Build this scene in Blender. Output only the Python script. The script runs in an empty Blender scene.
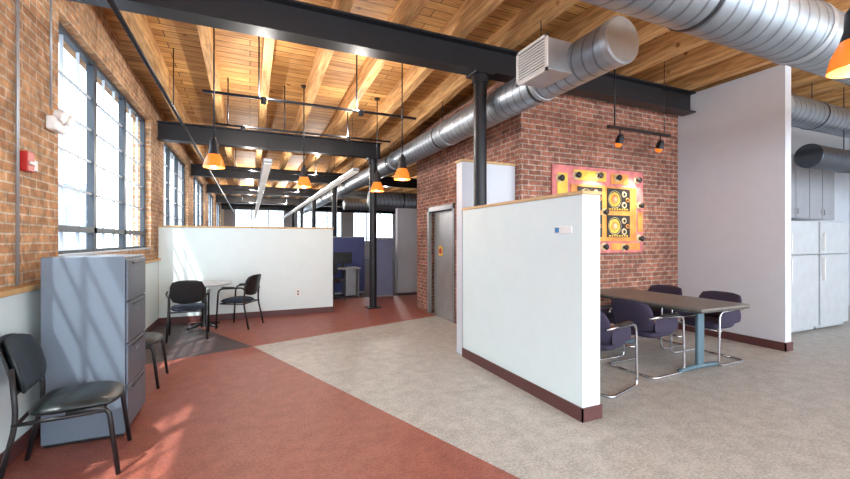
import bpy, bmesh, math, random
from mathutils import Vector, Matrix, Euler
random.seed(4)
scene=bpy.context.scene
COL=scene.collection
# ------------------------------------------------------------------ materials
def newmat(name):
    m=bpy.data.materials.new(name); m.use_nodes=True
    nt=m.node_tree; b=nt.nodes['Principled BSDF']
    return m,nt,b
def srgb(r,g,b):
    f=lambda c:(c/255/12.92) if c/255<=0.04045 else ((c/255+0.055)/1.055)**2.4
    return (f(r),f(g),f(b),1)
def plain(name,rgb,rough=0.5,metal=0.0,var=0.06,scale=6,bump=0.0,bscale=80,emit=None,estr=0):
    m,nt,b=newmat(name)
    c=srgb(*rgb)
    tc=nt.nodes.new('ShaderNodeTexCoord')
    n=nt.nodes.new('ShaderNodeTexNoise'); n.inputs['Scale'].default_value=scale; n.inputs['Detail'].default_value=4
    nt.links.new(tc.outputs['Object'],n.inputs['Vector'])
    r=nt.nodes.new('ShaderNodeValToRGB')
    r.color_ramp.elements[0].position=0.3; r.color_ramp.elements[1].position=0.7
    r.color_ramp.elements[0].color=tuple(x*(1-var) for x in c[:3])+(1,)
    r.color_ramp.elements[1].color=tuple(min(1,x*(1+var)) for x in c[:3])+(1,)
    nt.links.new(n.outputs['Fac'],r.inputs['Fac']); nt.links.new(r.outputs['Color'],b.inputs['Base Color'])
    b.inputs['Roughness'].default_value=rough; b.inputs['Metallic'].default_value=metal
    if bump:
        n2=nt.nodes.new('ShaderNodeTexNoise'); n2.inputs['Scale'].default_value=bscale
        nt.links.new(tc.outputs['Object'],n2.inputs['Vector'])
        bp=nt.nodes.new('ShaderNodeBump'); bp.inputs['Strength'].default_value=bump; bp.inputs['Distance'].default_value=0.01
        nt.links.new(n2.outputs['Fac'],bp.inputs['Height']); nt.links.new(bp.outputs['Normal'],b.inputs['Normal'])
    if emit:
        b.inputs['Emission Color'].default_value=srgb(*emit); b.inputs['Emission Strength'].default_value=estr
    return m
def brickmat(name,axis,c1,c2,mort,dark):
    m,nt,b=newmat(name)
    g=nt.nodes.new('ShaderNodeNewGeometry'); s=nt.nodes.new('ShaderNodeSeparateXYZ'); cb=nt.nodes.new('ShaderNodeCombineXYZ')
    nt.links.new(g.outputs['Position'],s.inputs[0])
    if axis=='auto':
        ad=nt.nodes.new('ShaderNodeMath'); ad.operation='ADD'
        nt.links.new(s.outputs['X'],ad.inputs[0]); nt.links.new(s.outputs['Y'],ad.inputs[1])
        nt.links.new(ad.outputs[0],cb.inputs['X'])
    nt.links.new(s.outputs['Z'],cb.inputs['Y'])
    nz=nt.nodes.new('ShaderNodeTexNoise'); nz.inputs['Scale'].default_value=3
    nt.links.new(g.outputs['Position'],nz.inputs['Vector'])
    va=nt.nodes.new('ShaderNodeVectorMath'); va.operation='MULTIPLY_ADD'
    va.inputs[1].default_value=(0.012,0.012,0); nt.links.new(nz.outputs['Color'],va.inputs[0]); nt.links.new(cb.outputs[0],va.inputs[2])
    br=nt.nodes.new('ShaderNodeTexBrick'); nt.links.new(va.outputs[0],br.inputs['Vector'])
    br.inputs['Scale'].default_value=1; br.inputs['Brick Width'].default_value=0.205; br.inputs['Row Height'].default_value=0.068
    br.inputs['Mortar Size'].default_value=0.008; br.inputs['Mortar Smooth'].default_value=0.3; br.inputs['Bias'].default_value=-0.1
    br.inputs['Color1'].default_value=srgb(*c1); br.inputs['Color2'].default_value=srgb(*c2); br.inputs['Mortar'].default_value=srgb(*mort)
    n=nt.nodes.new('ShaderNodeTexNoise'); n.inputs['Scale'].default_value=1.6; n.inputs['Detail'].default_value=8; n.inputs['Roughness'].default_value=.7
    nt.links.new(g.outputs['Position'],n.inputs['Vector'])
    r=nt.nodes.new('ShaderNodeValToRGB'); r.color_ramp.elements[0].position=.42; r.color_ramp.elements[1].position=.62
    nt.links.new(n.outputs['Fac'],r.inputs['Fac'])
    mx=nt.nodes.new('ShaderNodeMixRGB'); mx.blend_type='MIX'; mx.inputs['Color2'].default_value=srgb(*dark)
    ml=nt.nodes.new('ShaderNodeMath'); ml.operation='MULTIPLY'; ml.inputs[1].default_value=.5
    nt.links.new(r.outputs['Color'],ml.inputs[0]); nt.links.new(ml.outputs[0],mx.inputs['Fac'])
    nt.links.new(br.outputs['Color'],mx.inputs['Color1']); 
    n3=nt.nodes.new('ShaderNodeTexNoise'); n3.inputs['Scale'].default_value=14; n3.inputs['Detail'].default_value=5
    nt.links.new(g.outputs['Position'],n3.inputs['Vector'])
    hs=nt.nodes.new('ShaderNodeHueSaturation'); mr=nt.nodes.new('ShaderNodeMapRange'); mr.inputs['From Min'].default_value=.3; mr.inputs['From Max'].default_value=.7; mr.inputs['To Min'].default_value=.6; mr.inputs['To Max'].default_value=1.35
    nt.links.new(n3.outputs['Fac'],mr.inputs[0]); nt.links.new(mr.outputs[0],hs.inputs['Value']); nt.links.new(mx.outputs[0],hs.inputs['Color'])
    nt.links.new(hs.outputs[0],b.inputs['Base Color']); b.inputs['Roughness'].default_value=.9
    bp=nt.nodes.new('ShaderNodeBump'); bp.invert=True; bp.inputs['Strength'].default_value=.7; bp.inputs['Distance'].default_value=.01
    nt.links.new(br.outputs['Fac'],bp.inputs['Height']); nt.links.new(bp.outputs['Normal'],b.inputs['Normal'])
    return m
def woodmat(name,c1,c2,stretch,plank=None,rough=.65,pos=True):
    m,nt,b=newmat(name)
    g=nt.nodes.new('ShaderNodeNewGeometry'); mp=nt.nodes.new('ShaderNodeMapping'); mp.inputs['Scale'].default_value=stretch
    nt.links.new(g.outputs['Position'],mp.inputs['Vector'])
    n=nt.nodes.new('ShaderNodeTexNoise'); n.inputs['Scale'].default_value=3; n.inputs['Detail'].default_value=6; n.inputs['Distortion'].default_value=.6
    nt.links.new(mp.outputs[0],n.inputs['Vector'])
    r=nt.nodes.new('ShaderNodeValToRGB'); r.color_ramp.elements[0].position=.35; r.color_ramp.elements[1].position=.65
    r.color_ramp.elements[0].color=srgb(*c1); r.color_ramp.elements[1].color=srgb(*c2)
    nt.links.new(n.outputs['Fac'],r.inputs['Fac'])
    out=r.outputs['Color']
    if plank:
        s=nt.nodes.new('ShaderNodeSeparateXYZ'); cb=nt.nodes.new('ShaderNodeCombineXYZ')
        nt.links.new(g.outputs['Position'],s.inputs[0]); nt.links.new(s.outputs['X'],cb.inputs['X']); nt.links.new(s.outputs['Y'],cb.inputs['Y'])
        br=nt.nodes.new('ShaderNodeTexBrick'); nt.links.new(cb.outputs[0],br.inputs['Vector']); br.inputs['Scale'].default_value=1
        br.inputs['Brick Width'].default_value=1.9; br.inputs['Row Height'].default_value=plank; br.inputs['Mortar Size'].default_value=.006
        br.inputs['Color1'].default_value=(1,1,1,1); br.inputs['Color2'].default_value=(.58,.50,.42,1); br.inputs['Mortar'].default_value=(.14,.09,.05,1)
        mx=nt.nodes.new('ShaderNodeMixRGB'); mx.blend_type='MULTIPLY'; mx.inputs['Fac'].default_value=1
        nt.links.new(out,mx.inputs['Color1']); nt.links.new(br.outputs['Color'],mx.inputs['Color2']); out=mx.outputs[0]
    # sparse dark knots
    v=nt.nodes.new('ShaderNodeTexVoronoi'); v.inputs['Scale'].default_value=2.2; nt.links.new(g.outputs['Position'],v.inputs['Vector'])
    kr=nt.nodes.new('ShaderNodeValToRGB'); kr.color_ramp.elements[0].position=.03; kr.color_ramp.elements[0].color=(.35,.22,.12,1); kr.color_ramp.elements[1].position=.09; kr.color_ramp.elements[1].color=(1,1,1,1)
    nt.links.new(v.outputs['Distance'],kr.inputs['Fac'])
    mk=nt.nodes.new('ShaderNodeMixRGB'); mk.blend_type='MULTIPLY'; mk.inputs['Fac'].default_value=1
    nt.links.new(out,mk.inputs['Color1']); nt.links.new(kr.outputs[0],mk.inputs['Color2']); out=mk.outputs[0]
    nt.links.new(out,b.inputs['Base Color']); b.inputs['Roughness'].default_value=rough
    return m
def floormat(name,c1,c2,rough=.35,scale=60):
    m,nt,b=newmat(name)
    g=nt.nodes.new('ShaderNodeNewGeometry')
    n=nt.nodes.new('ShaderNodeTexNoise'); n.inputs['Scale'].default_value=scale; n.inputs['Detail'].default_value=3
    nt.links.new(g.outputs['Position'],n.inputs['Vector'])
    n2=nt.nodes.new('ShaderNodeTexNoise'); n2.inputs['Scale'].default_value=7.0; n2.inputs['Detail'].default_value=9; n2.inputs['Roughness'].default_value=.75
    nt.links.new(g.outputs['Position'],n2.inputs['Vector'])
    ad=nt.nodes.new('ShaderNodeMath'); ad.operation='ADD'; nt.links.new(n.outputs['Fac'],ad.inputs[0]); nt.links.new(n2.outputs['Fac'],ad.inputs[1])
    mu=nt.nodes.new('ShaderNodeMath'); mu.operation='MULTIPLY'; mu.inputs[1].default_value=.5; nt.links.new(ad.outputs[0],mu.inputs[0])
    r=nt.nodes.new('ShaderNodeValToRGB'); r.color_ramp.elements[0].position=.42; r.color_ramp.elements[1].position=.58
    r.color_ramp.elements[0].color=srgb(*c1); r.color_ramp.elements[1].color=srgb(*c2)
    nt.links.new(mu.outputs[0],r.inputs['Fac']); nt.links.new(r.outputs[0],b.inputs['Base Color']); b.inputs['Roughness'].default_value=rough
    return m
def ductmat(name,rgb,rough=.42,metal=.7):
    m,nt,b=newmat(name)
    g=nt.nodes.new('ShaderNodeTexCoord')
    w=nt.nodes.new('ShaderNodeTexWave'); w.wave_type='BANDS'; w.bands_direction='Z'; w.inputs['Scale'].default_value=2.6
    mp=nt.nodes.new('ShaderNodeMapping'); mp.inputs['Rotation'].default_value=(0.22,0,0)
    nt.links.new(g.outputs['Object'],mp.inputs['Vector']); nt.links.new(mp.outputs[0],w.inputs['Vector'])
    r=nt.nodes.new('ShaderNodeValToRGB'); c=srgb(*rgb)
    r.color_ramp.elements[0].position=.0; r.color_ramp.elements[0].color=tuple(x*.5 for x in c[:3])+(1,)
    r.color_ramp.elements[1].position=.12; r.color_ramp.elements[1].color=c
    nt.links.new(w.outputs['Fac'],r.inputs['Fac'])
    n=nt.nodes.new('ShaderNodeTexNoise'); n.inputs['Scale'].default_value=9; nt.links.new(g.outputs['Object'],n.inputs['Vector'])
    hs=nt.nodes.new('ShaderNodeHueSaturation'); mr=nt.nodes.new('ShaderNodeMapRange'); mr.inputs['To Min'].default_value=.7; mr.inputs['To Max'].default_value=1.25
    nt.links.new(n.outputs['Fac'],mr.inputs[0]); nt.links.new(mr.outputs[0],hs.inputs['Value']); nt.links.new(r.outputs[0],hs.inputs['Color'])
    nt.links.new(hs.outputs[0],b.inputs['Base Color'])
    b.inputs['Metallic'].default_value=metal; b.inputs['Roughness'].default_value=rough
    bp=nt.nodes.new('ShaderNodeBump'); bp.inputs['Strength'].default_value=.35; bp.inputs['Distance'].default_value=.006
    nt.links.new(r.outputs[0],bp.inputs['Height']); nt.links.new(bp.outputs['Normal'],b.inputs['Normal'])
    return m
M={}
M['brickL']=brickmat('brick_tan','auto',(206,160,116),(170,122,86),(206,192,170),(134,98,70))
M['brickR']=brickmat('brick_red','auto',(176,112,90),(132,84,68),(182,168,154),(98,66,56))
M['white']=plain('white_paint',(224,238,239),.6,var=.015,bump=.05)
M['whitewall']=plain('wall_paint',(210,214,222),.6,var=.02,bump=.05)
M['base']=plain('maroon_rubber_base',(92,54,54),.5)
M['cap']=plain('maple_cap',(206,168,116),.5,var=.12,scale=14)
M['joist']=woodmat('timber_joist',(176,128,78),(226,180,122),(9,.8,9))
M['deck']=woodmat('timber_deck',(194,140,80),(230,184,116),(1.0,12,1),plank=.14)
M['steelblk']=plain('black_painted_steel',(32,33,38),.4,metal=.2)
M['winframe']=plain('dark_window_steel',(52,60,68),.45)
M['muntin']=plain('pale_muntin',(192,202,212),.5)
M['red']=floormat('red_linoleum',(132,72,60),(162,96,80),.45)
M['grey']=floormat('grey_linoleum',(158,156,150),(194,192,186),.45)
M['plum']=floormat('plum_linoleum',(66,54,58),(86,72,74),.45)
M['carpet']=floormat('dark_carpet',(66,56,64),(84,72,80),.9)
M['duct']=ductmat('galvanised_spiral_duct',(152,160,168))
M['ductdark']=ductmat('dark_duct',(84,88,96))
M['galv']=plain('galvanised_sheet',(166,171,176),.4,metal=.5,var=.1)
M['cabgrey']=plain('cabinet_grey_enamel',(104,116,130),.42,var=.02)
M['cabfront']=plain('cabinet_front_enamel',(86,94,106),.4,var=.02)
M['blackvinyl']=plain('dark_vinyl',(30,38,40),.38,var=.1,bump=.1)
M['blackpl']=plain('black_plastic',(26,27,30),.4)
M['navy']=plain('navy_fabric',(34,44,62),.8,bump=.2,bscale=300)
M['purple']=plain('aubergine_fabric',(54,46,68),.85,bump=.2,bscale=300)
M['chrome']=plain('chrome',(205,205,210),.18,metal=1,var=.01)
M['teal']=plain('teal_enamel',(86,112,124),.35)
M['tabletop']=plain('grey_laminate',(118,114,108),.42,var=.08,scale=10)
M['tableedge']=plain('table_edge',(76,71,66),.5)
M['roundtop']=plain('round_table_laminate',(190,192,194),.3)
M['steel']=plain('brushed_steel',(180,179,176),.35,metal=.6,var=.08,scale=3)
M['steelframe']=plain('steel_door_frame',(150,150,150),.35,metal=.5)
M['orange']=plain('amber_glass',(222,124,48),.25,emit=(255,130,40),estr=.4)
M['bulb']=plain('warm_bulb',(255,235,200),.4,emit=(255,226,180),estr=6)
M['tube']=plain('fluorescent_diffuser',(235,235,230),.5,emit=(255,250,240),estr=.25)
M['cubpurple']=plain('violet_panel_fabric',(84,92,138),.85)
M['cublav']=plain('lavender_panel_fabric',(126,134,166),.85)
M['redpl']=plain('red_plastic',(180,38,34),.4)
M['whitepl']=plain('white_plastic',(235,235,232),.4)
M['blue']=plain('blue_label',(60,130,190),.5)
M['fridge']=plain('white_appliance',(184,190,196),.35)
M['kcab']=plain('grey_laminate_cabinet',(160,162,168),.5)
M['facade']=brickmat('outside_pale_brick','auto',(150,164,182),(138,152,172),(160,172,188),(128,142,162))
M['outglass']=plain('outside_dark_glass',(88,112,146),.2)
M['asphalt']=plain('outside_paving',(150,150,150),.9)
M['artpink']=plain('art_crimson_pink',(212,122,120),.6,var=.35,scale=5)
M['artorange']=plain('art_orange',(232,150,70),.55,var=.35,scale=4)
M['artyellow']=plain('art_yellow',(232,190,70),.5,var=.2,scale=9)
M['artblack']=plain('art_black',(34,28,26),.5)
M['artcream']=plain('art_cream',(220,200,160),.5)
def paneglass():
    m,nt,b=newmat('window_glass')
    t=nt.nodes.new('ShaderNodeBsdfTransparent'); gl=nt.nodes.new('ShaderNodeBsdfGlossy'); gl.inputs['Roughness'].default_value=.05
    mx=nt.nodes.new('ShaderNodeMixShader'); mx.inputs[0].default_value=.06
    t.inputs['Color'].default_value=(.95,.98,1,1)
    nt.links.new(t.outputs[0],mx.inputs[1]); nt.links.new(gl.outputs[0],mx.inputs[2]); nt.links.new(mx.outputs[0],nt.nodes['Material Output'].inputs[0])
    return m
M['glass']=paneglass()
# ------------------------------------------------------------------ builders
def empty(name,loc=(0,0,0),rz=0):
    e=bpy.data.objects.new(name,None); e.empty_display_size=.1; e.location=loc; e.rotation_euler=(0,0,math.radians(rz)); COL.objects.link(e); return e
def addobj(name,me,mat,parent=None,smooth=False,loc=None,rot=None):
    o=bpy.data.objects.new(name,me); COL.objects.link(o)
    if isinstance(mat,(list,tuple)):
        for k in mat: me.materials.append(M[k])
    elif mat: me.materials.append(M[mat])
    if smooth:
        for p in me.polygons: p.use_smooth=True
    if parent: o.parent=parent
    if loc is not None: o.location=loc
    if rot is not None: o.rotation_euler=rot
    return o
def boxes(name,lst,mat,parent=None,bevel=0,seg=2):
    a=lst[0]; bx=[min(b[0] for b in lst),max(b[1] for b in lst),min(b[2] for b in lst),max(b[3] for b in lst),min(b[4] for b in lst),max(b[5] for b in lst)]
    c=Vector(((bx[0]+bx[1])/2,(bx[2]+bx[3])/2,(bx[4]+bx[5])/2))
    V=[];F=[];mi=[]
    for b in lst:
        n=len(V); x0,x1,y0,y1,z0,z1=b[:6]
        V+=[Vector(p)-c for p in ((x0,y0,z0),(x1,y0,z0),(x1,y1,z0),(x0,y1,z0),(x0,y0,z1),(x1,y0,z1),(x1,y1,z1),(x0,y1,z1))]
        F+=[[n+i for i in f] for f in ((0,3,2,1),(4,5,6,7),(0,1,5,4),(1,2,6,5),(2,3,7,6),(3,0,4,7))]
        mi+=[b[6] if len(b)>6 else 0]*6
    me=bpy.data.meshes.new(name); me.from_pydata(V,[],F)
    o=addobj(name,me,mat,parent,loc=c)
    for p,i in zip(me.polygons,mi): p.material_index=i
    if bevel:
        m=o.modifiers.new('bevel','BEVEL'); m.width=bevel; m.segments=seg; m.limit_method='ANGLE'
    return o
def box(name,x0,x1,y0,y1,z0,z1,mat,parent=None,bevel=0,seg=2): return boxes(name,[(x0,x1,y0,y1,z0,z1)],mat,parent,bevel,seg)
def hexa(name,lst,mat,parent=None):
    V=[];F=[]
    for vs in lst:
        n=len(V); V+=vs; F+=[[n+i for i in f] for f in ((0,3,2,1),(4,5,6,7),(0,1,5,4),(1,2,6,5),(2,3,7,6),(3,0,4,7))]
    me=bpy.data.meshes.new(name); me.from_pydata(V,[],F); return addobj(name,me,mat,parent)
def lathe(name,prof,mat,parent=None,loc=(0,0,0),rot=None,seg=28,smooth=True):
    V=[];F=[];n=len(prof)
    for i in range(seg):
        a=2*math.pi*i/seg
        for r,z in prof: V.append((r*math.cos(a),r*math.sin(a),z))
    for i in range(seg):
        j=(i+1)%seg
        for k in range(n-1): F.append((i*n+k,j*n+k,j*n+k+1,i*n+k+1))
    me=bpy.data.meshes.new(name); me.from_pydata(V,[],F)
    bm=bmesh.new(); bm.from_mesh(me); bmesh.ops.remove_doubles(bm,verts=bm.verts,dist=1e-5); bm.to_mesh(me); bm.free()
    o=addobj(name,me,mat,parent,smooth=smooth,loc=loc,rot=rot)
    if smooth:
        try: me.set_sharp_from_angle(angle=math.radians(40))
        except Exception: pass
    return o
def cyl(name,p0,p1,r,mat,parent=None,seg=20,r2=None):
    p0=Vector(p0);p1=Vector(p1);d=p1-p0;L=d.length; r2=r if r2 is None else r2
    q=d.to_track_quat('Z','Y')
    return lathe(name,[(0,0),(r,0),(r2,L),(0,L)],mat,parent,loc=p0,rot=q.to_euler(),seg=seg)
def fillet(pts,rad,n=6):
    pts=[Vector(p) for p in pts]; out=[pts[0]]
    for i in range(1,len(pts)-1):
        a,b,c=pts[i-1],pts[i],pts[i+1]; u=(a-b);v=(c-b); r=min(rad,u.length*.48,v.length*.48)
        s=b+u.normalized()*r; e=b+v.normalized()*r
        for k in range(n+1):
            t=k/n; out.append(s*(1-t)**2+b*2*t*(1-t)+e*t*t)
    out.append(pts[-1]); return out
def tube(name,pts,r,mat,parent=None,rad=.05,seg=10,flat=1.0):
    P=fillet(pts,rad); V=[];F=[]
    t=(P[1]-P[0]).normalized(); up=Vector((0,0,1)) if abs(t.z)<.9 else Vector((1,0,0))
    nrm=t.cross(up).normalized()
    for i,p in enumerate(P):
        tt=((P[min(i+1,len(P)-1)]-P[max(i-1,0)])).normalized()
        nrm=(nrm-tt*nrm.dot(tt)).normalized(); bn=tt.cross(nrm)
        for k in range(seg):
            a=2*math.pi*k/seg; V.append(p+nrm*math.cos(a)*r+bn*math.sin(a)*r*flat)
    for i in range(len(P)-1):
        for k in range(seg):
            j=(k+1)%seg; F.append((i*seg+k,i*seg+j,(i+1)*seg+j,(i+1)*seg+k))
    F.append(tuple(range(seg))[::-1]); F.append(tuple((len(P)-1)*seg+k for k in range(seg)))
    me=bpy.data.meshes.new(name); me.from_pydata(V,[],F); bm=bmesh.new(); bm.from_mesh(me); bmesh.ops.recalc_face_normals(bm,faces=bm.faces); bm.to_mesh(me); bm.free()
    return addobj(name,me,mat,parent,smooth=True)
def pad(name,w,h,t,fn,mat,parent,nu=10,nv=10,e=3.2):
    bm=bmesh.new(); V={}
    for s in (1,-1):
        for i in range(nu+1):
            for j in range(nv+1):
                a=-1+2*i/nu; b=-1+2*j/nv
                k=1/((abs(a)**e+abs(b)**e)**(1/e))*max(abs(a),abs(b)) if (a or b) else 1
                x,y=a*k,b*k
                edge=max(abs(a),abs(b)); th=t/2*(max(0,1-edge**6))**.5
                p,nn=fn(x*w/2,y*h/2)
                key=(i,j,s) if edge<.999 else (i,j,0)
                if key not in V: V[key]=bm.verts.new(p+nn*th*s)
    g=lambda i,j,s: V.get((i,j,s)) or V[(i,j,0)]
    for s in (1,-1):
        for i in range(nu):
            for j in range(nv):
                f=[g(i,j,s),g(i+1,j,s),g(i+1,j+1,s),g(i,j+1,s)]
                if s<0: f=f[::-1]
                try: bm.faces.new(f)
                except ValueError: pass
    bmesh.ops.recalc_face_normals(bm,faces=bm.faces)
    me=bpy.data.meshes.new(name); bm.to_mesh(me); bm.free()
    o=addobj(name,me,mat,parent,smooth=True); m=o.modifiers.new('sub','SUBSURF'); m.levels=1; m.render_levels=2; return o
def point(name,parent,loc,energy,color=(1,.85,.65),r=.03):
    l=bpy.data.lights.new(name,'POINT'); l.energy=energy; l.color=color; l.shadow_soft_size=r
    lo=bpy.data.objects.new(name,l); COL.objects.link(lo); lo.parent=parent; lo.location=loc; return lo
# ------------------------------------------------------------------ layout constants
XL=-1.47
BY=[4.1,8.25,12.5,16.8,21.1,25.4]
YEND=28.0
JT=3.74
def jb(y):
    if y<=BY[0]: return JT
    if y<=8.25: return JT-(JT-3.5)*(y-BY[0])/(8.25-BY[0])
    return 3.50
JD=.28
P=(.04,5.9); pts={'a':(-1.9,-4),'b':(3.74,-4),'P':P,'c':(-1.9,5.31),'d':(-1.9,9.83),'e':(12,9.6),'g':(12,-4),'h':(12,YEND),'i':(-1.9,YEND)}
def polyfloor():
    names=list(pts); V=[(pts[n][0],pts[n][1],0) for n in names]
    polys=[('a','b','P','c',0),('P','d','c',2),('P','e','d',0),('b','g','e','P',1),('d','e','h','i',3)]
    F=[];mi=[]
    for p in polys: F.append([names.index(k) for k in p[:-1]]); mi.append(p[-1])
    n=len(V)
    V+=[(-1.9,-4,-.15),(12,-4,-.15),(12,YEND,-.15),(-1.9,YEND,-.15)]
    F.append([n,n+3,n+2,n+1]); mi.append(3)
    me=bpy.data.meshes.new('floor'); me.from_pydata(V,[],F); o=addobj('floor',me,['red','grey','plum','carpet'])
    for p_,i in zip(me.polygons,mi): p_.material_index=i
polyfloor()
segs=[(-4,BY[0]),(BY[0],8.25),(8.25,YEND)]
def slab(x0,x1,y0,y1,lo,hi):
    return [Vector((x0,y0,jb(y0)+lo)),Vector((x1,y0,jb(y0)+lo)),Vector((x1,y1,jb(y1)+lo)),Vector((x0,y1,jb(y1)+lo)),
            Vector((x0,y0,jb(y0)+hi)),Vector((x1,y0,jb(y0)+hi)),Vector((x1,y1,jb(y1)+hi)),Vector((x0,y1,jb(y1)+hi))]
hexa('ceiling',[slab(-1.9,12,a,b,JD,JD+.12) for a,b in segs],'deck')
js=[]
x=-1.12
while x<11.9:
    for a,b in segs: js.append(slab(x-.055,x+.055,a,b,0,JD-.001))
    x+=.66
hexa('ceiling_joist_set',js,'joist')
def ibeam(name,y,x0,x1,zb,zt):
    boxes(name,[(x0,x1,y-.1,y+.1,zb,zb+.022),(x0,x1,y-.1,y+.1,zt-.022,zt-.001),(x0,x1,y-.012,y+.012,zb+.02,zt-.02)],'steelblk')
ZB1=3.42
ibeam('steel_beam',BY[0],XL,6.34,ZB1,JT)
ibeam('steel_beam',BY[1],XL,2.56,3.18,3.50)
for y in BY[2:]: ibeam('steel_beam',y,XL,11.9,3.18,3.50)
for i,y in enumerate(BY):
    zb=ZB1 if i==0 else 3.18
    xx=2.51 if i==0 else 2.40
    e=empty('steel_column',(xx,y,0))
    cyl('shaft',(0,0,0.0),(0,0,zb-.03),.078,'steelblk',e,28)
    if i: box('base_plate',-.14,.14,-.14,.14,0,.02,'steelblk',e,.004)
    box('cap_plate',-.13,.13,-.12,.12,zb-.03,zb-.001,'steelblk',e,.004)
    cyl('collar',(0,0,zb-.12),(0,0,zb-.03),.1,'steelblk',e,28)
# ------------------------------------------------------------------ left wall
WZ0,WZ1=1.30,3.38
pc=[-.5,3.83]+BY[1:]
wb=[]
XO=-1.72
pr=[(c-.52,c+.47 if i<2 else c+.52) for i,c in enumerate(pc)]
wb.append((XO,XL,-4,YEND,0,WZ0))
wb.append((XO,XL,-4,YEND,WZ1,3.77))
wb.append((XO,XL,-4,6,3.77,3.95))
for a,b in pr: wb.append((XO,XL,a,b,WZ0,WZ1))
wb.append((XO,XL,25.9,YEND,WZ0,WZ1))
boxes('wall_left',wb,'brickL')
boxes('trim_1',[(XL,-1.43,-4,8.05,.11,1.09)],'white')
box('trim_2',XL,-1.39,-4,8.05,1.091,1.13,'cap',None,.006)
box('baseboard_left',XL,-1.417,-4,8.05,0,.11,'base')
wi=1
edges=[(pr[i][1],pr[i+1][0]) for i in range(len(pr)-1)]+[(pr[-1][1],25.9)]
edges=[(-3.9,-1.02)]+edges
def window(loc,h,rz=0):
    global wi
    e=empty('window_%d'%wi,loc,rz); wi+=1
    fr=[(-.03,.03,-h,-h+.05,WZ0,WZ1),(-.03,.03,h-.05,h,WZ0,WZ1),(-.03,.03,-h,h,WZ0,WZ0+.05),(-.03,.03,-h,h,WZ1-.05,WZ1),
        (-.035,.035,-h,h,1.52,1.58)]
    n=3
    for k in range(1,n):
        yy=-h+2*h*k/n; fr.append((-.035,.035,yy-.04,yy+.04,WZ0,WZ1))
    boxes('steel_frame',fr,'winframe',e)
    mt=[]
    for k in range(n):
        y0=-h+2*h*k/n; y1=-h+2*h*(k+1)/n
        for q in (1,2):
            yy=y0+(y1-y0)*q/3; mt.append((-.012,.012,yy-.009,yy+.009,WZ0+.06,WZ1-.06))
    for q in range(1,5):
        zz=1.6+(WZ1-.07-1.6)*q/5; mt.append((-.011,.011,-h+.05,h-.05,zz-.009,zz+.009))
    boxes('muntins',mt,'muntin',e)
    box('glass_pane',-.004,.004,-h+.03,h-.03,WZ0+.03,WZ1-.03,'glass',e)
    box('inner_sill',.035,.11,-h,h,WZ0+.001,WZ0+.02,'muntin',e)
for (a,b) in edges:
    if b-a<.5: continue
    window((-1.58,(a+b)/2,0),(b-a)/2)
ob=empty('building_outside',(-13,12,0))
box('facade',-3,0,-26,34,-6,6.2,'facade',ob)
box('cornice',-.05,.25,-26,34,5.7,6.2,'muntin',ob)
fl=[];tr=[]
for k in range(-12,17):
    for q in range(3):
        fl.append((0.0,.03,k*2-.65,k*2+.65,-4.5+q*3.3,-2.6+q*3.3)); tr.append((0.0,.12,k*2-.75,k*2+.75,-4.65+q*3.3,-4.5+q*3.3)); tr.append((.031,.06,k*2-.04,k*2+.04,-4.5+q*3.3,-2.6+q*3.3)); tr.append((.031,.06,k*2-.65,k*2+.65,-3.6+q*3.3,-3.52+q*3.3))
boxes('windows',fl,'outglass',ob); boxes('window_trim',tr,'muntin',ob)
box('ground_outside',-13,-1.9,-14,46,-6.2,-6,'asphalt')
# ------------------------------------------------------------------ other walls
fw=[(-1.85,12,YEND,YEND+.2,0,1.3),(-1.85,12,YEND,YEND+.2,3.38,3.9)]
fx=[-1.85,-.9,2.1,2.9,5.9,6.7,9.7,12]
for k in range(0,8,2): fw.append((fx[k],fx[k+1],YEND,YEND+.2,1.3,3.38))
boxes('wall_far',fw,'whitewall')
for k in (1,3,5): window(((fx[k]+fx[k+1])/2,YEND+.1,0),1.5,-90)
box('wall_right',12,12.2,-4,YEND,0,4.1,'whitewall')
SX=3.25; SY=4.3; SY2=7.85; T=.22
DY0,DY1,DZ=6.13,7.28,2.08
boxes('wall_brick_front',[(SX,6.5,SY,SY+T,0,JT+.02)],'brickR')
boxes('wall_brick_side',[(SX,SX+T,SY+T,DY0,0,3.7),(SX,SX+T,DY1,SY2,0,3.7),(SX,SX+T,DY0,DY1,DZ,3.7)],'brickR')
box('wall_brick_back',SX+T,6.5,SY2-T,SY2,0,3.5,'brickR')
e=empty('door_1',(SX,0,0))
boxes('steel_door_frame',[(-.02,.05,DY0,DY0+.07,0,DZ),(-.02,.05,DY1-.07,DY1,0,DZ),(-.02,.05,DY0,DY1,DZ-.09,DZ)],'steelframe',e,.004)
ym=(DY0+DY1)/2
box('leaf_1',.08,.11,DY0+.07,ym-.003,.005,DZ-.09,'steel',e); box('leaf_2',.10,.13,ym+.003,DY1-.07,.005,DZ-.09,'steel',e)
box('sill',-.0,.22,DY0+.07,DY1-.07,0,.005,'steelframe',e)
box('notice',.094,.099,ym+.12,ym+.28,1.14,1.32,'artyellow',e); lathe('red_dot',[(0,0),(.055,0),(.055,.004),(0,.004)],'redpl',e,loc=(.094,ym+.2,1.23),rot=(0,math.radians(-90),0))
e=empty('elevator_call_panel',(SX,5.85,1.1)); box('plate',-.012,.003,-.05,.05,-.1,.1,'steel',e,.003); lathe('button',[(0,0),(.014,0),(.012,.008),(0,.008)],'whitepl',e,loc=(-.012,0,.02),rot=(0,math.radians(-90),0))
e=empty('wall_divider',(0,0,0))
box('panel',2.44,SX-.001,4.42,4.56,0,2.43,'whitewall',e); box('cap',2.42,SX-.001,4.40,4.58,2.431,2.46,'cap',e,.004)
box('wall_right_stub',6.36,6.50,2.88,SY-.001,0,JT-.001,'whitewall')
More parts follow.
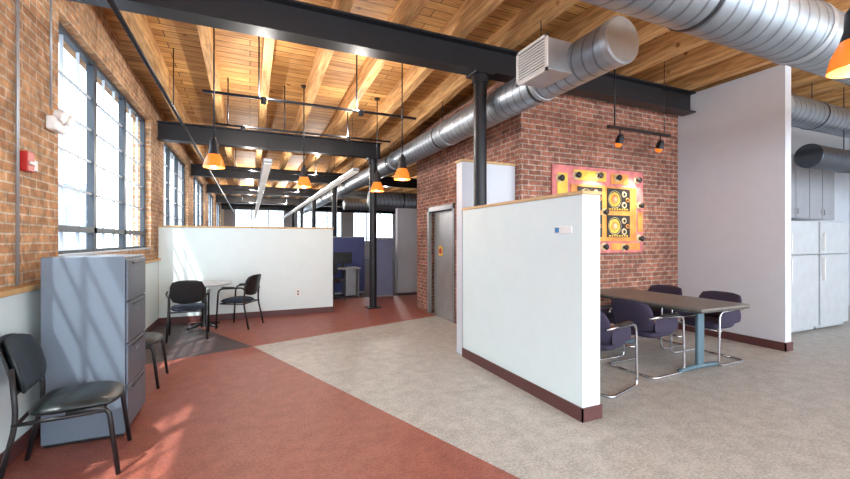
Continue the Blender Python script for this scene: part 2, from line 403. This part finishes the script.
boxes('baseboard_right',[(6.345,6.36,2.865,SY-.001,0,.11),(6.345,6.515,2.865,2.88,0,.11)],'base')
box('baseboard_brick',SX,6.345,SY-.015,SY-.001,0,.1,'base')
e=empty('partition_wall',(0,0,0))
y0,y1=2.41,4.36; x0,x1=2.42,2.61
H=1.81
boxes('panel',[(x0,x1,y0,y1,0,H)],'white',e,.003)
box('cap',x0-.012,x1+.012,y0-.012,y1,H+.001,H+.03,'cap',e,.005)
boxes('base',[(x0-.012,x0,y0-.012,y1,0,.11),(x0-.012,x1+.012,y0-.012,y0,0,.11),(x1,x1+.012,y0,y1,0,.11)],'base',e)
e=empty('wall_sign',(x0,2.62,1.53)); box('plate',-.012,0.002,-.1,.1,-.03,.03,'whitepl',e,.003); box('blue_label',-.0135,-.0121,.04,.09,-.022,.022,'blue',e)
e=empty('partition_wall',(0,0,0))
box('panel',-1.43,1.52,8.07,8.19,0,1.66,'white',e,.003); box('cap',-1.43,1.535,8.055,8.205,1.661,1.69,'cap',e,.005)
boxes('base',[(-1.43,1.532,8.056,8.07,0,.11),(1.52,1.532,8.07,8.19,0,.11)],'base',e)
e=empty('wall_outlet',(.85,8.07,.42)); box('plate',-.06,.06,-.008,.002,-.06,.06,'whitepl',e,.003); boxes('sockets',[(-.014,.014,-.011,-.0081,-.04,-.01),(-.014,.014,-.011,-.0081,.01,.04)],'blackpl',e)
# ------------------------------------------------------------------ ducts
def duct(name,p0,p1,r,mat='duct',cap=True,collars=(),capmat='galv'):
    p0=Vector(p0);p1=Vector(p1);d=p1-p0;L=d.length
    e=empty(name,p0); q=d.to_track_quat('Z','Y').to_euler(); 
    lathe('spiral_tube',[(r,0),(r,L)],mat,e,rot=q,seg=40)
    if cap:
        lathe('end_cap',[(0,-.012),(r*.96,-.012),(r*1.03,0),(r*1.03,.06),(r,.062)],capmat,e,rot=q,seg=40)
        lathe('far_cap',[(r,L-.01),(r*1.02,L),(0,L+.01)],capmat,e,rot=q,seg=40)
    for c in collars: lathe('collar',[(r,c-.03),(r*1.04,c-.028),(r*1.04,c+.028),(r,c+.03)],'galv',e,rot=q,seg=40)
    dn=d.normalized(); s=1.0
    while s<L:
        c=dn*s; 
        zt=jb(p0.y+c.y)-p0.z
        tube('hanger',[c+Vector((0,0,r)),c+Vector((0,0,zt+.27))],.006,'steelblk',e,seg=6)
        lathe('strap',[(r+.002,s-.015),(r+.006,s-.015),(r+.006,s+.015),(r+.002,s+.015)],'steelblk',e,rot=q,seg=40)
        s+=2.35
    return e
D1=duct('air_duct',(2.80,2.36,3.09),(2.80,24,3.09),.19,collars=(.95,3.1,5.5,8,11,14))
bx=boxes('register_boot',[(-.42,-.12,.42,.82,-.14,.14)],'galv',D1,.004)
boxes('register_frame',[(-.435,-.42,.40,.43,-.16,.16),(-.435,-.42,.81,.84,-.16,.16),(-.435,-.42,.40,.84,.135,.16),(-.435,-.42,.40,.84,-.16,-.135)],'whitepl',D1)
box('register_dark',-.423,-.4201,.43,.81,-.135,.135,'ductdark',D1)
boxes('register_louvres',[(-.434,-.4235,.43,.81,-.128+.026*k,-.114+.026*k) for k in range(10)],'whitepl',D1)
duct('air_duct',(1.55,1.62,2.99),(11.5,1.62,2.99),.21,collars=(2.2,4.6,7.2))
duct('air_duct',(6.55,3.1,3.27),(11.8,3.1,3.27),.2,'duct')
duct('air_duct',(7.22,3.0,2.63),(11.8,3.0,2.63),.165,'ductdark',capmat='ductdark')
duct('air_duct',(3.15,11.2,2.62),(9,11.2,2.62),.22,'duct')
duct('air_duct',(3.15,14.6,2.75),(9,14.6,2.75),.22,'duct')
# ------------------------------------------------------------------ pendants & bars
def jbx(x,y):
    k=round((x+1.12)/.66)*.66-1.12
    return jb(y)-.001 if abs(k-x)<.07 else jb(y)+JD-.001
def pendant(x,y,z,ztop):
    e=empty('pendant_lamp',(x,y,z))
    tube('rod',[(0,0,.27),(0,0,ztop-z)],.009,'steelblk',e,seg=8)
    lathe('socket_cap',[(0,.30),(.02,.30),(.03,.27),(.045,.25),(.05,.16),(.066,.10),(.06,.098),(0,.15)],'steelblk',e)
    lathe('glass_shade',[(.058,.115),(.075,.08),(.098,.03),(.112,-.03),(.115,-.05),(.110,-.05),(.105,-.03),(.09,.03),(.06,.1)],'orange',e)
    lathe('bulb',[(0,-.02),(.02,-.015),(.032,.01),(.03,.035),(.018,.07),(0,.09)],'bulb',e)
    point('lamp_light',e,(0,0,-.09),8,(1,.85,.65))
    lathe('canopy',[(0,0),(.045,0),(.04,-.03),(0,-.03)],'steelblk',e,loc=(0,0,ztop-z))
for (x,y) in ((-.38,5.2),(1.93,5.2),(.78,6.55),(2.0,6.62)): pendant(x,y,2.33,jbx(x,y))
pendant(2.85,.99,2.37,jbx(2.85,.99))
FILL_RGB=(1,.94,.87)  # tint of the added ceiling fill lights
def bar(x0,x1,y,z,hang,fills,en=27):
    e=empty('suspended_lighting_bar',(0,y,z)); tube('bar',[(x0,0,0),(x1,0,0)],.017,'steelblk',e)
    for x in hang: tube('hanger',[(x,0,0),(x,0,jbx(x,y)-z)],.010,'steelblk',e,seg=6)
    for x in fills:  # invented cups and point lights, added to brighten the ceiling
        lathe('added_fill_cup',[(0,-.05),(.03,-.05),(.035,.02),(.03,.02),(.026,-.03),(0,-.03)],'steelblk',e,loc=(x,-.03,-.02),seg=16)
        point('added_fill_light',e,(x,-.03,.03),en,FILL_RGB,.02)
bar(-.5,2.15,5.235,3.16,(.1,1.3),(.15,1.35))
bar(-.5,2.25,6.66,3.16,(-.3,.5,1.5),(-.1,1.5))
bar(-.5,2.2,10.2,3.05,(-.3,1.5),(0,1.5),45)  # this bar and those below are added only to carry fill light
bar(-.5,2.2,14.2,3.05,(-.3,1.5),(0,1.5),80)
bar(-.5,2.2,19,3.05,(-.3,1.5),(0,1.5),120)
bar(3.5,8.2,14.2,3.05,(4.5,7.5),(4.6,7.5),80)
bar(-.9,.9,1.0,3.2,(-.7,.7),(-.8,.4),28)  # added fill bars near the camera and to its right
bar(3.5,7.5,.4,3.2,(4,7),(4,6.5),34)
# fluorescent rows
for x,ya,z in ((.25,6.5,2.62),(1.80,7.3,2.72)):
    y=ya
    while y<26:
        e=empty('fluorescent_light',(x,y,z))
        box('housing',-.065,.065,0,2.4,.0,.06,'galv',e,.01); box('diffuser',-.055,.055,.03,2.37,-.02,-.001,'tube',e,.008)
        for yy in (.3,2.1): tube('wire',[(0,yy,.06),(0,yy,jbx(x,y+yy)-z)],.004,'steelblk',e,seg=6)
        y+=2.44
e=empty('sprinkler_pipe',(-.9,0,3.13)); tube('pipe',[(0,-3,0),(0,27,0)],.02,'steelblk',e)
for y in (-2,0,2,6,10,14,18,22,26): tube('hanger',[(0,y,0),(0,y,jbx(-.9,y)-3.13)],.007,'steelblk',e,seg=6)
# track light
e=empty('track_light',(4.25,3.8,2.9))
box('track',0,1.2,-.018,.018,0,.035,'steelblk',e)
for x in (.12,): tube('rod',[(x,0,.035),(x,0,jbx(4.25+x,3.8)-2.9)],.010,'steelblk',e,seg=8)
tube('rod_2',[(1.08,0,.035),(1.08,0,jbx(5.33,3.8)-2.9)],.005,'steelblk',e,seg=8)
for x in (.22,1.0):
    tube('stem',[(x,0,0),(x,0,-.08)],.008,'steelblk',e,seg=8)
    q=Vector((.0,.35,-1)).to_track_quat('-Z','Y').to_euler()
    lathe('head',[(0,.06),(.03,.055),(.045,.02),(.055,-.06),(.05,-.06),(.04,-.02),(0,0)],'steelblk',e,loc=(x,.0,-.12),rot=q)
    lathe('lens',[(0,-.115),(.03,-.11),(.052,-.06),(0,-.05)],'orange',e,loc=(x,0,-.12),rot=q)
    l=bpy.data.lights.new('spot','SPOT'); l.energy=55; l.spot_size=1.0; l.spot_blend=.6; l.color=(1,.88,.72); l.shadow_soft_size=.04
    lo=bpy.data.objects.new('spot_light',l); COL.objects.link(lo); lo.parent=e; lo.location=(x,.08,-.28); lo.rotation_euler=Vector((.0,.5,-.85)).to_track_quat('-Z','Y').to_euler()
# ------------------------------------------------------------------ left wall devices
e=empty('fire_alarm_pull',(XL,3.72,2.0)); box('box',0,.05,-.05,.05,-.07,.07,'redpl',e,.006); box('handle',.05,.062,-.035,.035,-.02,0,'whitepl',e,.003)
box('small_box',0,.03,.09,.15,-.05,.03,'galv',e,.004)
e=empty('emergency_light',(XL,4.16,2.38)); box('housing',0,.07,-.1,.1,-.06,.05,'whitepl',e,.015,3)
for s in (-1,1): lathe('lamp_head',[(0,.03),(.035,.03),(.05,-.03),(.045,-.04),(0,-.035)],'whitepl',e,loc=(.08,s*.07,.06),rot=(0,math.radians(-70),0))
e=empty('electrical_conduit',(XL+.015,3.62,0)); tube('pipe',[(0,0,1.135),(0,0,3.94)],.010,'galv',e)
e=empty('electrical_conduit',(XL+.015,4.12,0)); tube('pipe',[(0,0,2.5),(0,0,3.94)],.008,'galv',e)
# ------------------------------------------------------------------ filing cabinet
e=empty('filing_cabinet',(-1.08,3.87,0))
box('body',-.245,.235,-.28,.28,.02,1.325,'cabgrey',e,.005)
box('plinth',-.23,.22,-.27,.27,0,.02,'blackpl',e)
for k in range(4):
    z=.05+.315*k
    box('drawer_%d'%(k+1),.2355,.252,-.268,.268,z,z+.305,'cabfront',e,.004)
    box('pull_%d'%(k+1),.252,.262,-.16,.16,z+.27,z+.285,'blackpl',e,.003)
    box('label_%d'%(k+1),.2521,.255,-.03,.03,z+.215,z+.24,'cabgrey',e)
# ------------------------------------------------------------------ chairs
def guest_chair(loc,rz,arms=True,seat='blackvinyl'):
    e=empty('guest_chair',(loc[0],loc[1],0),rz)
    pad('seat',.49,.48,.075,lambda u,v:(Vector((u,v+.02,.445+.02*(v/.24)**3 if v<0 else .445-.015*(v/.24)**2)),Vector((0,0,1))),seat,e)
    pad('backrest',.46,.36,.05,lambda u,v:(Vector((u,-.235-.09*(v/.18)*.5+ .06*(1-(u/.23)**2)*-1+.03,.70+v)),Vector((0,1,.1)).normalized()),seat,e)
    pad('back_shell',.47,.37,.02,lambda u,v:(Vector((u,-.268-.09*(v/.18)*.5-.06*(1-(u/.23)**2)+.03,.70+v)),Vector((0,1,.1)).normalized()),'blackpl',e)
    for s in (-1,1):
        n='r' if s>0 else 'l'
        tube('back_leg_'+n,[(s*.25,-.30,0.001),(s*.235,-.21,.42),(s*.225,-.235,.72)],.014,'blackpl',e,rad=.1)
        if arms:
            tube('front_leg_arm_'+n,[(s*.26,.24,0.001),(s*.262,.20,.65),(s*.262,-.2,.67),(s*.225,-.24,.62)],.014,'blackpl',e,rad=.09)
            pad('arm_pad_'+n,.055,.26,.03,lambda u,v,s=s:(Vector((s*.262+u,.03+v,.672)),Vector((0,0,1))),'blackpl',e,6,8)
        else:
            tube('front_leg_'+n,[(s*.24,.25,0.001),(s*.225,.20,.42),(s*.225,.0,.42)],.014,'blackpl',e,rad=.06)
        tube('side_rail_'+n,[(s*.24,-.23,.405),(s*.235,.19,.405)],.011,'blackpl',e)
    tube('front_rail',[(-.23,.17,.405),(.23,.17,.405)],.011,'blackpl',e); tube('rear_rail',[(-.235,-.21,.405),(.235,-.21,.405)],.011,'blackpl',e)
    return e
guest_chair((-1.02,3.24),-84,False)
guest_chair((-1.07,4.85),-90,False)
guest_chair((-.84,6.88),4,True,'navy')
guest_chair((-.17,7.40),62,True,'navy')
e=empty('round_table',(-.70,7.55,0))
lathe('top',[(0,.70),(.40,.70),(.415,.712),(.415,.728),(.40,.735),(0,.735)],'roundtop',e,seg=48)
lathe('pedestal',[(0,.0),(.05,.0),(.04,.06),(.035,.1),(.035,.68),(.09,.70),(0,.70)],'blackpl',e)
for k in range(4):
    a=math.radians(45+90*k); tube('foot_%d'%(k+1),[(0,0,.07),(.3*math.cos(a),.3*math.sin(a),.022)],.02,'blackpl',e)
# ------------------------------------------------------------------ conference table
e=empty('conference_table',(4.58,3.37,0))
box('top',-.42,.42,-.80,.82,.715,.745,'tabletop',e,.012,3)
box('edge_band',-.415,.415,-.795,.815,.70,.7149,'tableedge',e,.004)
for k,y in enumerate((-.52,.55)):
    pad('foot_%d'%k,.76,.07,.05,lambda u,v,y=y:(Vector((u,y+v,.03+.018*(1-(u/.38)**2))),Vector((0,0,1))),'teal',e,16,4,6)
    boxes('leg_%d'%k,[(-.055,.055,y-.022,y+.022,.06,.68)],'teal',e,.015,3)
    pad('bracket_%d'%k,.62,.05,.04,lambda u,v,y=y:(Vector((u,y+v,.685-.015*(1-(u/.31)**2))),Vector((0,0,1))),'teal',e,12,4,6)
box('spine',-.02,.02,-.5,.53,.62,.68,'teal',e,.004)
def cantilever_chair(loc,rz):
    e=empty('cantilever_chair',(loc[0],loc[1],0),rz)
    pad('seat',.50,.48,.10,lambda u,v:(Vector((u,v+.0,.44+.01*v)),Vector((0,0,1))),'purple',e,e=4)
    pad('backrest',.54,.36,.07,lambda u,v:(Vector((u,-.24-.12*(v/.18)*.5-.05*(1-(u/.27)**2)+.03,.63+v)),Vector((0,1,.15)).normalized()),'purple',e,e=4)
    for s in (-1,1):
        n='r' if s>0 else 'l'
        tube('frame_'+n,[(s*.10,-.26,.014),(s*.28,-.26,.014),(s*.28,.25,.014),(s*.28,.23,.62),(s*.28,-.22,.64),(s*.24,-.27,.62)],.0125,'chrome',e,rad=.07)
        pad('arm_pad_'+n,.06,.34,.035,lambda u,v,s=s:(Vector((s*.28+u,.0+v,.648)),Vector((0,0,1))),'blackpl',e,6,8)
        pad('side_panel_'+n,.42,.17,.025,lambda u,v,s=s:(Vector((s*.258,u-.02,.54+v)),Vector((1,0,0))),'purple',e,8,6,e=4)
        tube('seat_arm_'+n,[(s*.28,.20,.40),(s*.2,.17,.40)],.011,'chrome',e)
    tube('floor_rail',[(-.12,-.26,.014),(.12,-.26,.014)],.0125,'chrome',e)
    tube('seat_rail',[(-.28,.20,.40),(.28,.20,.40)],.011,'chrome',e)
cantilever_chair((5.12,3.10),90)
cantilever_chair((5.16,3.84),92)
cantilever_chair((4.06,3.12),-88)
cantilever_chair((3.98,3.82),-90)
cantilever_chair((3.18,2.98),-75)
# ------------------------------------------------------------------ artwork
e=empty('wall_artwork',(4.63,SY,1.865))
R90=(math.radians(90),0,0)
box('board',-.88,.88,-.03,-.001,-.61,.61,'artpink',e,.004)
box('orange_field',-.56,.72,-.042,-.0301,-.44,.36,'artorange',e,.003)
boxes('yellow_patches',[(-.80,-.62,-.040,-.0301,.05,.5),(-.5,.1,-.040,-.0301,.42,.56),(-.84,-.66,-.040,-.0301,-.55,-.3)],'artyellow',e)
boxes('orange_patches',[(.2,.8,-.040,-.0301,-.57,-.47),(.76,.86,-.040,-.0301,-.3,.0),(.2,.55,-.040,-.0301,.4,.55)],'artorange',e)
def ring(cx,cz,y,r,mt,t=.007):
    P=[(cx+r*math.cos(a*math.pi/9),y,cz+r*math.sin(a*math.pi/9)) for a in range(19)]
    tube('ring',P,t,mt,e,rad=.001,seg=6)
for ix,cx in enumerate((-.22,.34)):
    for iz,cz in enumerate((-.22,.17)):
        box('square_%d%d'%(ix,iz),cx-.23,cx+.23,-.055,-.0421,cz-.16,cz+.16,'artblack',e,.003)
        lathe('disc',[(0,0),(.105,0),(.105,.004),(0,.004)],'artyellow',e,loc=(cx-.09,-.0555,cz),rot=R90)
        lathe('disc_in',[(0,0),(.075,0),(.07,.006),(0,.006)],'artorange',e,loc=(cx-.09,-.0600,cz),rot=R90)
        lathe('disc_core',[(0,0),(.035,0),(.03,.01),(0,.012)],'artcream',e,loc=(cx-.09,-.0665,cz),rot=R90)
        ring(cx-.09,cz,-.062,.125,'artcream',.004)
        for (dx,dz,r) in ((.10,.08,.045),(.17,.0,.035),(.10,-.08,.05)):
            lathe('gauge',[(0,0),(r,0),(r*.9,.012),(0,.012)],'artcream' if dz else 'artorange',e,loc=(cx+dx,-.0555,cz+dz),rot=R90,seg=18)
            lathe('gauge_core',[(0,0),(r*.55,0),(r*.4,.006),(0,.006)],'artblack',e,loc=(cx+dx,-.068,cz+dz),rot=R90,seg=14)
        boxes('bars',[(cx-.2+.05*q,cx-.17+.05*q,-.058,-.0551,cz-.152,cz-.13) for q in range(8)],'artyellow',e)
for (cx,cz) in ((-.76,.42),(-.46,.48),(-.05,.5),(.32,.49),(.74,.48),(-.76,.0),(-.68,-.38),(-.36,-.52),(.06,-.52),(.46,-.53),(.79,-.4),(.79,.1),(.06,-.02)):
    lathe('knob_base',[(0,0),(.06,0),(.055,.012),(0,.012)],'artcream',e,loc=(cx,-.03,cz),rot=R90,seg=18)
    lathe('knob',[(0,0),(.02,0),(.02,.03),(.04,.036),(.044,.05),(.03,.065),(0,.068)],'artblack',e,loc=(cx,-.042,cz),rot=R90,seg=16)
# ------------------------------------------------------------------ kitchen
box('wall_kitchen',6.5,12,4.3,4.5,0,3.73,'whitewall')
for xx in (7.35,8.3):
    e=empty('refrigerator',(xx,3.3,0))
    box('body',0,.9,.06,.75,.02,1.74,'fridge',e,.01); box('freezer_door',.003,.897,0,.055,1.22,1.735,'fridge',e,.012,3); box('fridge_door',.003,.897,0,.055,.08,1.21,'fridge',e,.012,3)
    box('handle_1',.04,.06,-.04,-.001,1.27,1.55,'whitepl',e,.005); box('handle_2',.04,.06,-.04,-.001,.8,1.16,'whitepl',e,.005); boxes('feet',[(.05,.1,.1,.7,0,.02),(.8,.85,.1,.7,0,.02)],'blackpl',e)
e=empty('kitchen_wall_cabinet',(6.55,3.85,0))
box('carcass',0,3.6,0,.46,1.82,2.95,'kcab',e)
for k in range(8): box('door_%d'%k,.45*k+.01,.45*k+.44,-.02,-.001,1.825,2.945,'kcab',e,.004)
for k in range(8): box('pull_%d'%k,.45*k+(.4 if k%2==0 else .04),.45*k+(.412 if k%2==0 else .052),-.04,-.021,1.9,2.0,'steel',e)
e=empty('kitchen_base_cabinet',(6.55,3.7,0)); box('carcass',0,.78,0,.59,0.08,.88,'kcab',e); box('kick',0,.78,.05,.59,0,.08,'blackpl',e); box('counter',0,.79,-.02,.59,.88,.92,'tabletop',e)
# ------------------------------------------------------------------ far office
def cubicle(x0,x1,y,mat,h=1.5,depth=1.6):
    e=empty('office_cubicle',(x0,y,0)); w=x1-x0
    box('front_panel',0,w,0,.06,.05,h,mat,e,.008); box('top_rail',-.005,w+.005,-.005,.065,h,h+.03,'galv',e,.004); box('foot_rail',0,w,0,.06,0,.05,'galv',e)
    box('side_panel',w-.06,w,.07,depth,.05,h,mat,e,.008); box('side_foot',w-.06,w,.07,depth,0,.05,'galv',e)
    if depth>1: box('desk',.02,w-.07,.08,.75,.70,.735,'roundtop',e); boxes('desk_leg',[(.04,.08,.1,.7,0,.70)],'galv',e)
cubicle(1.55,2.85,10.6,'cubpurple'); cubicle(2.75,3.35,9.7,'cublav',1.45,.6)
cubicle(-.6,1.3,12.9,'cubpurple')
e=empty('office_desk',(2.15,10.2,0))
box('top',-.42,.42,-.25,.38,.70,.735,'roundtop',e,.005); boxes('legs',[(-.40,-.37,-.2,.36,0,.70),(.37,.40,-.2,.36,0,.70)],'galv',e)
box('pedestal',.08,.34,-.1,.35,.02,.69,'galv',e)
e=empty('computer_monitor',(2.2,10.35,.737)); box('screen',-.24,.24,0,.03,.09,.38,'blackpl',e,.005); box('stand',-.03,.03,.01,.05,0,.12,'blackpl',e); box('foot',-.1,.1,-.06,.1,0,.012,'blackpl',e)
def office_chair(loc,rz):
    e=empty('office_chair',(loc[0],loc[1],0),rz)
    pad('seat',.48,.46,.09,lambda u,v:(Vector((u,v,.47)),Vector((0,0,1))),'blackpl',e)
    pad('backrest',.44,.5,.06,lambda u,v:(Vector((u,-.24-.1*v,.83+v)),Vector((0,1,.1)).normalized()),'blackpl',e)
    tube('back_bar',[(0,-.05,.43),(0,-.27,.43),(0,-.27,.7)],.02,'blackpl',e)
    cyl('gas_lift',(0,0,.1),(0,0,.43),.025,'steelblk',e)
    for k in range(5):
        a=2*math.pi*k/5; tube('spoke_%d'%k,[(0,0,.11),(.28*math.cos(a),.28*math.sin(a),.07)],.02,'blackpl',e); cyl('caster_%d'%k,(.28*math.cos(a)-.015,.28*math.sin(a),.03),(.28*math.cos(a)+.015,.28*math.sin(a),.03),.03,'blackpl',e)
office_chair((1.82,9.60),-35)
box('wall_hall',3.65,6.5,10.2,10.35,0,2.3,'whitewall')
# ------------------------------------------------------------------ light
w=bpy.data.worlds.new('world'); scene.world=w; w.use_nodes=True
bg=w.node_tree.nodes['Background']; bg.inputs[0].default_value=(.82,.91,1,1); bg.inputs[1].default_value=4.6
s=bpy.data.lights.new('sun','SUN'); s.energy=5; s.angle=.02; s.color=(1,.97,.92)
so=bpy.data.objects.new('sun',s); COL.objects.link(so); so.rotation_euler=Vector((.38,.5,-1)).to_track_quat('-Z','Y').to_euler()
# ------------------------------------------------------------------ camera
cd=bpy.data.cameras.new('camera'); cd.sensor_width=36; cd.lens=400/850*36; cd.clip_start=.05; cd.clip_end=200
co=bpy.data.objects.new('camera',cd); COL.objects.link(co); co.location=(0,0,1.45); co.rotation_euler=(math.radians(90),0,-math.radians(23.63))
scene.camera=co
scene.view_settings.view_transform='Standard'; scene.view_settings.look='None'; scene.view_settings.exposure=.5
